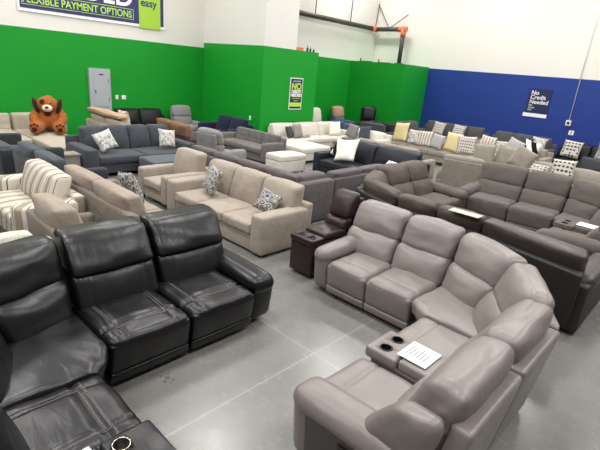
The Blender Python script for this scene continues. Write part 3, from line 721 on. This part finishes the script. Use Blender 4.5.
sofa('brown leather loveseat seen from behind, right of the charcoal sofa', (-12.45, -10.55, 6.75, 7.7), '+y', M['brownl'], 2, frame_mat=M['brownd'], arm_w=.2, back_h=.97, frame_h=.72, loose=.06)
recliner('grey recliner with its back to the camera, beside the brown loveseat', (-9.35, 7.42, 0), math.radians(188), M['reclgrey'], .98, 1.0, 1.1)
# Q navy, R tufted grey
sofa('navy blue velvet sofa in the green wall corner', (-13.3, -11.5, 8.95, 9.95), '-y', M['navy'], 2, arm_w=.2, arm_h=.66, back_h=.93, tuft=False)
sofa('grey tweed button tufted sofa in front of the green wall', (-11.45, -9.25, 8.42, 9.3), '-y', M['tuftgrey'], 1, arm_w=.17, arm_h=.62, back_h=.80, frame_h=.74, tuft=True, backs=3)
# S cream sectional, T ottoman
sofa('cream linen sofa section along the green wall under the poster', (-11.3, -10.3, 10.35, 13.9), '+x', M['cream'], 3, 'sectional_sofa', 'sectional sofa', arm_w=.2, arms=(0, 1), back_h=.88)
t = thing('chaise', 'cream linen chaise in front of the cream sectional', 'chaise', (-10.28, 10.4, 0))
boxpad('base', 0, 1.3, -.7, .55, .08, .30, M['cream'], t, r=.03, n=3); boxpad('seat_cushion', 0, 1.32, -.71, .57, .28, .47, M['cream'], t, r=.06, puff=(0, 0, .03), n=8)
for fx in (.1, 1.2):
    for fy in (-.55, .45): cyl('foot', (fx, fy, 0), (fx, fy, .09), .025, M['wood'], t, seg=10)
sofa('cream linen return section at the far end of the cream sectional', (-10.25, -8.5, 12.7, 13.7), '-y', M['cream'], 2, 'sectional_sofa', 'sectional sofa', arm_w=.2, arms=(0, 1), back_h=.82)
ottoman('cream linen storage ottoman beside the tufted grey sofa', (-8.75, -8.12, 8.0, 8.95), M['cream'], .52)
for lab, x, y, s, mt, ya in (('dark charcoal pillow at the left end of the cream sectional', -10.62, 10.74, .40, M['charcoal2'], 20), ('greige pillow beside the dark pillow on the cream sectional', -10.56, 11.06, .48, M['greige'], 10),
    ('white pillow third from the left on the cream sectional', -10.6, 11.45, .48, M['cream'], 0), ('large white pillow leaning at the far end of the cream sectional', -10.6, 13.05, .52, M['white'], -20)):
    pillow(lab, (x, y, .485), s, mt, '+x', 20, 0, yawo=ya)
pillow('grey pillow on the cream return section', (-9.9, 13.2, .485), .48, M['medgrey'], '-y', 18, 8)
pillow('blue grey pillow on the cream return section, beside the grey pillow', (-9.35, 13.2, .485), .48, M['bluegrey'], '-y', 18, -10)

# U: mushroom grey sectional seen from behind
U = sofa('mushroom grey long sofa section seen from behind the beige sofa', (-8.6, -5.12, 5.56, 6.5), '+y', M['dkgrey'], 4, 'sectional_sofa', 'sectional sofa', arm_w=.2, arms=(1, 0), arm_h=.78, back_h=.87, frame_h=.76, feet=False, base_z=.01)
sofa('mushroom grey return section seen from behind, beside the brown console seat', (-6.12, -5.12, 6.52, 8.3), '-x', M['dkgrey'], 2, 'sectional_sofa', 'sectional sofa', arm_w=.15, arms=(0, 0), back_h=.88, frame_h=.78, feet=False, base_z=.01)
slant('corner_cushion', -1.60, -1.34, (.1, .72), (.1, .78), .44, .88, M['dkgrey'], U, r=.055, puff=(.03, .01, .02), n=5, wob=.01)
# V: black leather sofa with white pillow
sofa('navy black leather sofa holding a white fur pillow and a zebra pillow', (-7.95, -5.05, 9.0, 10.05), '-y', M['navyblack'], 2, arm_w=.22, arm_h=.62, back_h=.99, arms=(1, 1), wob=.018)
pillow('fluffy white pillow on the black leather sofa', (-7.06, 9.27, .49), .62, M['white'], '-y', 30, -10)
pillow('black and white striped pillow behind the fluffy white one', (-7.40, 9.46, .49), .5, M['zebra'], '-y', 24, 12)
pillow('small white fur pillow at the far end of the black leather sofa', (-5.6, 9.22, .5), .5, M['white'], '-y', 50, 5, h=.36)

# W: chocolate reclining sectional
Wt = thing('reclining_sectional', 'chocolate brown reclining sectional with price card on its back, facing away', 'sectional sofa', (-3.0, 6.5, 0))
ws = dict(shell=M['blackpanel'], dark=M['blackpanel'], groove='line')
wF, wB = -3.62, -4.80
arm_section(Wt, frame((wF, 8.98), (wF, 8.68), (wB, 8.98), (wB, 8.68)), M['chocolate'], {}, .62)
for a, c in ((7.92, 8.67), (7.17, 7.92)):
    P = frame((wF, c), (wF, a), (wB, c), (wB, a)); seat_section(Wt, P, M['chocolate'], ws); back_section(Wt, P, M['chocolate'], ws)
wy = 6.95; wyb = 5.86
wedge(Wt, (-3.42, wy), (wF, 7.16), [(-3.5, wyb), (-4.42, 6.2), (wB, 7.14)], M['chocolate'], ws, top=1.0)
P = frame((-2.80, wy), (-3.40, wy), (-2.82, wyb), (-3.48, wyb)); seat_section(Wt, P, M['chocolate'], ws); back_section(Wt, P, M['chocolate'], ws, top=.98)
P = frame((-2.10, wy), (-2.78, wy), (-2.10, wyb), (-2.80, wyb)); seat_section(Wt, P, M['chocolate'], ws); back_section(Wt, P, M['chocolate'], ws, top=.98)
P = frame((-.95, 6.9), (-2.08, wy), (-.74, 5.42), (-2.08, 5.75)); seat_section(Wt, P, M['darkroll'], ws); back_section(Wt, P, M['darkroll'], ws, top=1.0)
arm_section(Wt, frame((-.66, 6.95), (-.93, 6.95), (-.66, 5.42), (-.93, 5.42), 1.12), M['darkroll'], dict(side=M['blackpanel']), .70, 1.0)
cd_ = boxpad('price_card', -2.55, -2.12, 5.80, 5.98, .996, 1.008, M['palecream'], None, r=.005, n=2)
tag(cd_, 'pale printed swatch card lying on the back of the chocolate brown sectional', 'card')
# X: grey-brown microfibre reclining sectional
X = thing('reclining_sectional', 'grey brown microfibre reclining sectional in front of the pillow covered sofas', 'sectional sofa', (-2.5, 9.3, 0))
xs = dict(dark=M['blackpanel'], groove='line', shell=M['micro'])
arm_section(X, frame((-3.92, 9.15), (-3.66, 9.15), (-3.92, 10.3), (-3.66, 10.3)), M['micro'], {}, .62)
for a, c in ((-3.65, -2.82), (-2.81, -1.99)):
    P = frame((a, 9.15), (c, 9.15), (a - (.18 if a < -3 else .06), 10.3), (c - .05, 10.3)); seat_section(X, P, M['micro'], xs); back_section(X, P, M['micro'], xs, top=1.1)
wedge(X, (-1.98, 9.15), (-1.72, 8.9), [(-2.02, 10.3), (-1.1, 9.95), (-.62, 8.95)], M['micro'], xs, top=1.1)
P = frame((-1.78, 8.89), (-1.78, 8.48), (-.62, 8.89), (-.62, 8.48)); console_section(X, P, M['micro'], {})
for a, c in ((8.47, 7.8),):
    P = frame((-1.78, a), (-1.78, c), (-.62, a), (-.62, c)); seat_section(X, P, M['micro'], xs); back_section(X, P, M['micro'], xs, top=1.1)
arm_section(X, frame((-1.78, 7.79), (-1.78, 7.5), (-.62, 7.79), (-.62, 7.5)), M['micro'], {}, .62)
pq = boxpad('printed_sheet', -1.5, -1.2, 8.55, 8.82, .582, .587, M['paper'], None, r=.001, n=1, k=1); tag(pq, 'white paper sheet lying on the console of the grey brown microfibre sectional', 'paper')

# Y: greige sofas seen from behind
sofa('greige boucle sofa seen from behind the black leather sofa', (-8.1, -5.7, 10.7, 11.6), '+y', M['greige'], 3, arm_w=.2, back_h=.92, frame_h=.8, loose=.05)
recl = recliner('greige boucle rounded recliner seen from behind, left of the microfibre sectional', (-4.75, 11.75, 0), math.radians(190), M['greige'], 1.25, 1.15, 1.0)
sofa('greige linen sofa under the row of straw, grey and print pillows', (-9.25, -5.55, 14.22, 15.15), '-y', M['greige'], 4, arm_w=.2, back_h=.8, frame_h=.7)
row = [('straw yellow pillow at the left end of the pillow row', -8.62, 14.37, M['yellow'], .68), ('light leaf print pillow left of the striped pillow', -8.1, 14.46, M['brush'], .52), ('thin striped cream pillow in the pillow row', -7.68, 14.44, M['stripep'], .54),
       ('mid grey pillow left of the middle straw yellow one', -7.18, 14.38, M['lightgrey'], .5), ('straw yellow pillow in the middle of the pillow row', -6.66, 14.46, M['yellow'], .64),
       ('dashed print pillow right of the middle straw yellow pillow', -6.14, 14.36, M['dash'], .60)]
for i, (lab, x, y, mt, sz) in enumerate(row):
    pillow(lab, (x, y, .49), sz, mt, '-y', 14, (i * 37) % 14 - 7, group='pillows in the long row', yawo=(i * 53) % 30 - 15)
sofa('greige linen sofa behind the long pillow row, holding a black striped pillow', (-6.8, -4.1, 15.7, 16.65), '-y', M['greige'], 3, arm_w=.2, back_h=.85)
for lab, x, y, mt, sz, sp in (('peach striped pillow right of the dashed print pillow', -6.1, 15.95, M['stripep'], .56, 5), ('small dashed print pillow between the peach and the pale grey pillow', -5.62, 16.02, M['dash'], .46, -4),
        ('pale blue grey pillow left of the black striped pillow', -5.16, 15.84, M['lightgrey'], .56, 18), ('black and cream striped pillow behind the greige back pillows', -4.70, 16.02, M['zebra'], .58, 12)):
    pillow(lab, (x, y, .49), sz, mt, '-y', 18, sp)
sofa('greige linen sofa with loose back pillows and trellis print pillows', (-5.6, -1.9, 12.85, 13.8), '-y', M['greige'], 4, arm_w=.2, back_h=.82)
for lab, x, y, mt, sp in (('loose greige back pillow nearest the rounded recliner', -5.0, 13.02, M['greige'], -4), ('loose greige back pillow, second from the rounded recliner', -4.44, 13.2, M['greige'], 8), ('loose greige back pillow left of the tall trellis pillow', -3.95, 13.02, M['greige'], 22)):
    pillow(lab, (x, y, .49), .62, mt, '-y', 14, sp, group='loose greige back pillows', th=.2)
pillow('wide low trellis print pillow on the greige sofa', (-3.5, 12.98, .49), .5, M['geo2'], '-y', 26, 4, h=.36)
pillow('tall trellis print pillow beside the navy black loveseat', (-2.95, 13.14, .49), .56, M['geo2'], '-y', 16, -4)
sofa('navy black leather loveseat by the right frame edge', (-3.2, -1.3, 14.3, 15.25), '-y', M['navyblack'], 2, arm_w=.2, back_h=.98)
# wall row of smoke grey sofas
sofa('smoke grey chenille sofa left along the blue wall', (-10.3, -7.3, 18.2, 19.2), '-y', M['walldark'], 4, arm_w=.2, back_h=1.0, frame_h=.82)
sofa('smoke grey chenille sofa in the middle along the blue wall', (-7.2, -4.7, 18.2, 19.2), '-y', M['walldark'], 3, arm_w=.2, back_h=1.0, frame_h=.82)
sofa('black leather sofa on the right along the blue wall', (-4.6, -1.6, 18.2, 19.2), '-y', M['blackl'], 3, arm_w=.2, back_h=.98, frame_h=.82)
sofa('smoke grey return section against the green corner', (-10.3, -9.4, 16.35, 18.1), '+x', M['walldark'], 2, 'sectional_sofa', 'sectional sofa', arm_w=.2, back_h=.97, over=.08, frame_h=.7)
for lab, x, y, mt, sz in (('cream print pillow on the wall sofa, near the green corner', -9.3, 18.55, M['dash'], .55), ('cream print pillow on the wall sofa, right of the first print one', -8.4, 18.55, M['dash'], .55), ('bluish print pillow in the middle of the wall sofas', -5.2, 18.5, M['brush'], .55),
        ('dark grey pillow beside the bluish print pillow on the wall sofas', -5.6, 18.45, M['charcoal'], .5), ('leaf print pillow on the black wall sofa', -4.05, 18.42, M['geo2'], .62), ('leaf print pillow on the black wall sofa by the right frame edge', -2.95, 18.42, M['geo'], .7)):
    pillow(lab, (x, y, .485), sz, mt, '-y', 16, 4)
sofa('dark charcoal loveseat standing behind the cream return section', (-10.45, -9.3, 14.3, 15.2), '+y', M['charcoal2'], 2, arm_w=.15, back_h=1.0, frame_h=.98, arm_h=.7)
recliner('pale cream recliner against the green wall beside the denim one', (-11.42, 13.62, 0), math.pi / 2, M['cream'], .85, .9, 1.28)
recliner('peach topped recliner with a denim seat against the green wall', (-12.75, 16.75, 0), math.pi / 2, M['denim'], .95, .95, 1.2, hd=M['peach'])
recliner('black recliner in the far green corner', (-11.75, 16.55, 0), math.radians(30), M['blackl'], .9, .95, 1.34)
sofa('low black leather sofa in the far green corner behind the charcoal loveseat', (-11.35, -9.6, 15.32, 16.2), '-y', M['blackl'], 2, arm_w=.18, back_h=.9)

# ------------------------------------------------------------------ the toy bear
def ell(bm, c, r, rot=None):
    m = Matrix.Translation(c) @ (rot.to_4x4() if rot is not None else Matrix()) @ Matrix.Diagonal((*r, 1))
    bmesh.ops.create_icosphere(bm, subdivisions=3, radius=1, matrix=m)
fur = fabric('orange brown plush', (164, 96, 46), (134, 74, 32), 1.2, .9); furd = fabric('dark brown plush', (66, 34, 22), (46, 24, 16), 1.2, .9)
furw = fabric('white plush', (226, 214, 196), None, 1.2, .9); noseb = plain('black plush nose', (20, 16, 16), .4)
BR = thing('toy_bear', 'giant orange brown plush toy bear with dark ears sitting on the oat sofa', 'toy', (-13.3, 4.28, .50), math.radians(68))
bm = bmesh.new()
ell(bm, (0, .10, .30), (.33, .27, .31)); ell(bm, (0, .08, .47), (.26, .2, .2)); ell(bm, (0, .0, .70), (.26, .24, .22))
for s in (-1, 1):
    for k in range(6):
        f = k / 5; ell(bm, (s * (.24 + .10 * math.sin(f * 3.1)), .06 - .30 * f, .52 - .33 * f), (.115, .115, .12))
    for k in range(6):
        f = k / 5; ell(bm, (s * (.18 + .10 * f), -.02 - .52 * f, .16 - .02 * f), (.14 - .0 * f, .13, .135))
    ell(bm, (s * .29, -.60, .17), (.13, .10, .17))
body = link('body', tomesh(bm), fur, BR)
rm = body.modifiers.new('r', 'REMESH'); rm.mode = 'VOXEL'; rm.voxel_size = .022; rm.use_smooth_shade = True
sm = body.modifiers.new('s', 'SMOOTH'); sm.iterations = 4
def eo(name, c, r, mat, rot=None):
    bm = bmesh.new(); ell(bm, Vector(c), r, rot); return link(name, tomesh(bm), mat, BR)
for s in (-1, 1):
    eo('ear', (s * .27, -.02, .66), (.07, .12, .22), furd, Matrix.Rotation(s * .25, 3, 'Y'))
    eo('eye', (s * .08, -.215, .75), (.022, .015, .024), noseb)
    eo('paw', (s * .28, -.27, .17), (.10, .09, .09), fur)
    for dx, dz, q in ((0, -.03, .06), (-.07, .07, .026), (0, .10, .028), (.07, .07, .026)):
        eo('paw_pad', (s * .29 + dx, -.688, .17 + dz), (q, .02, q), furd)
eo('muzzle', (0, -.21, .63), (.125, .095, .095), furw); eo('nose', (0, -.305, .66), (.045, .025, .03), noseb)
eo('eye_patch', (-.09, -.145, .77), (.085, .075, .08), furd); eo('head_crest', (.02, .03, .83), (.13, .15, .11), fur)
eo('bow', (0, -.16, .48), (.09, .04, .05), furd)

# floor marks: small stain near the black sofa
stn = thing('floor_scuff', 'cluster of small dark scuff marks on the concrete floor', 'stain', (-2.97, 1.72, 0))
scf = plain('scuff', (80, 78, 74), .7)
for a, b_, q in ((0, 0, .02), (.05, .03, .012), (.03, -.04, .015), (-.04, .03, .01), (.08, -.01, .01), (-.05, -.03, .012)):
    cyl('scuff_mark', (a, b_, 0), (a, b_, .002), q, scf, stn, seg=9)
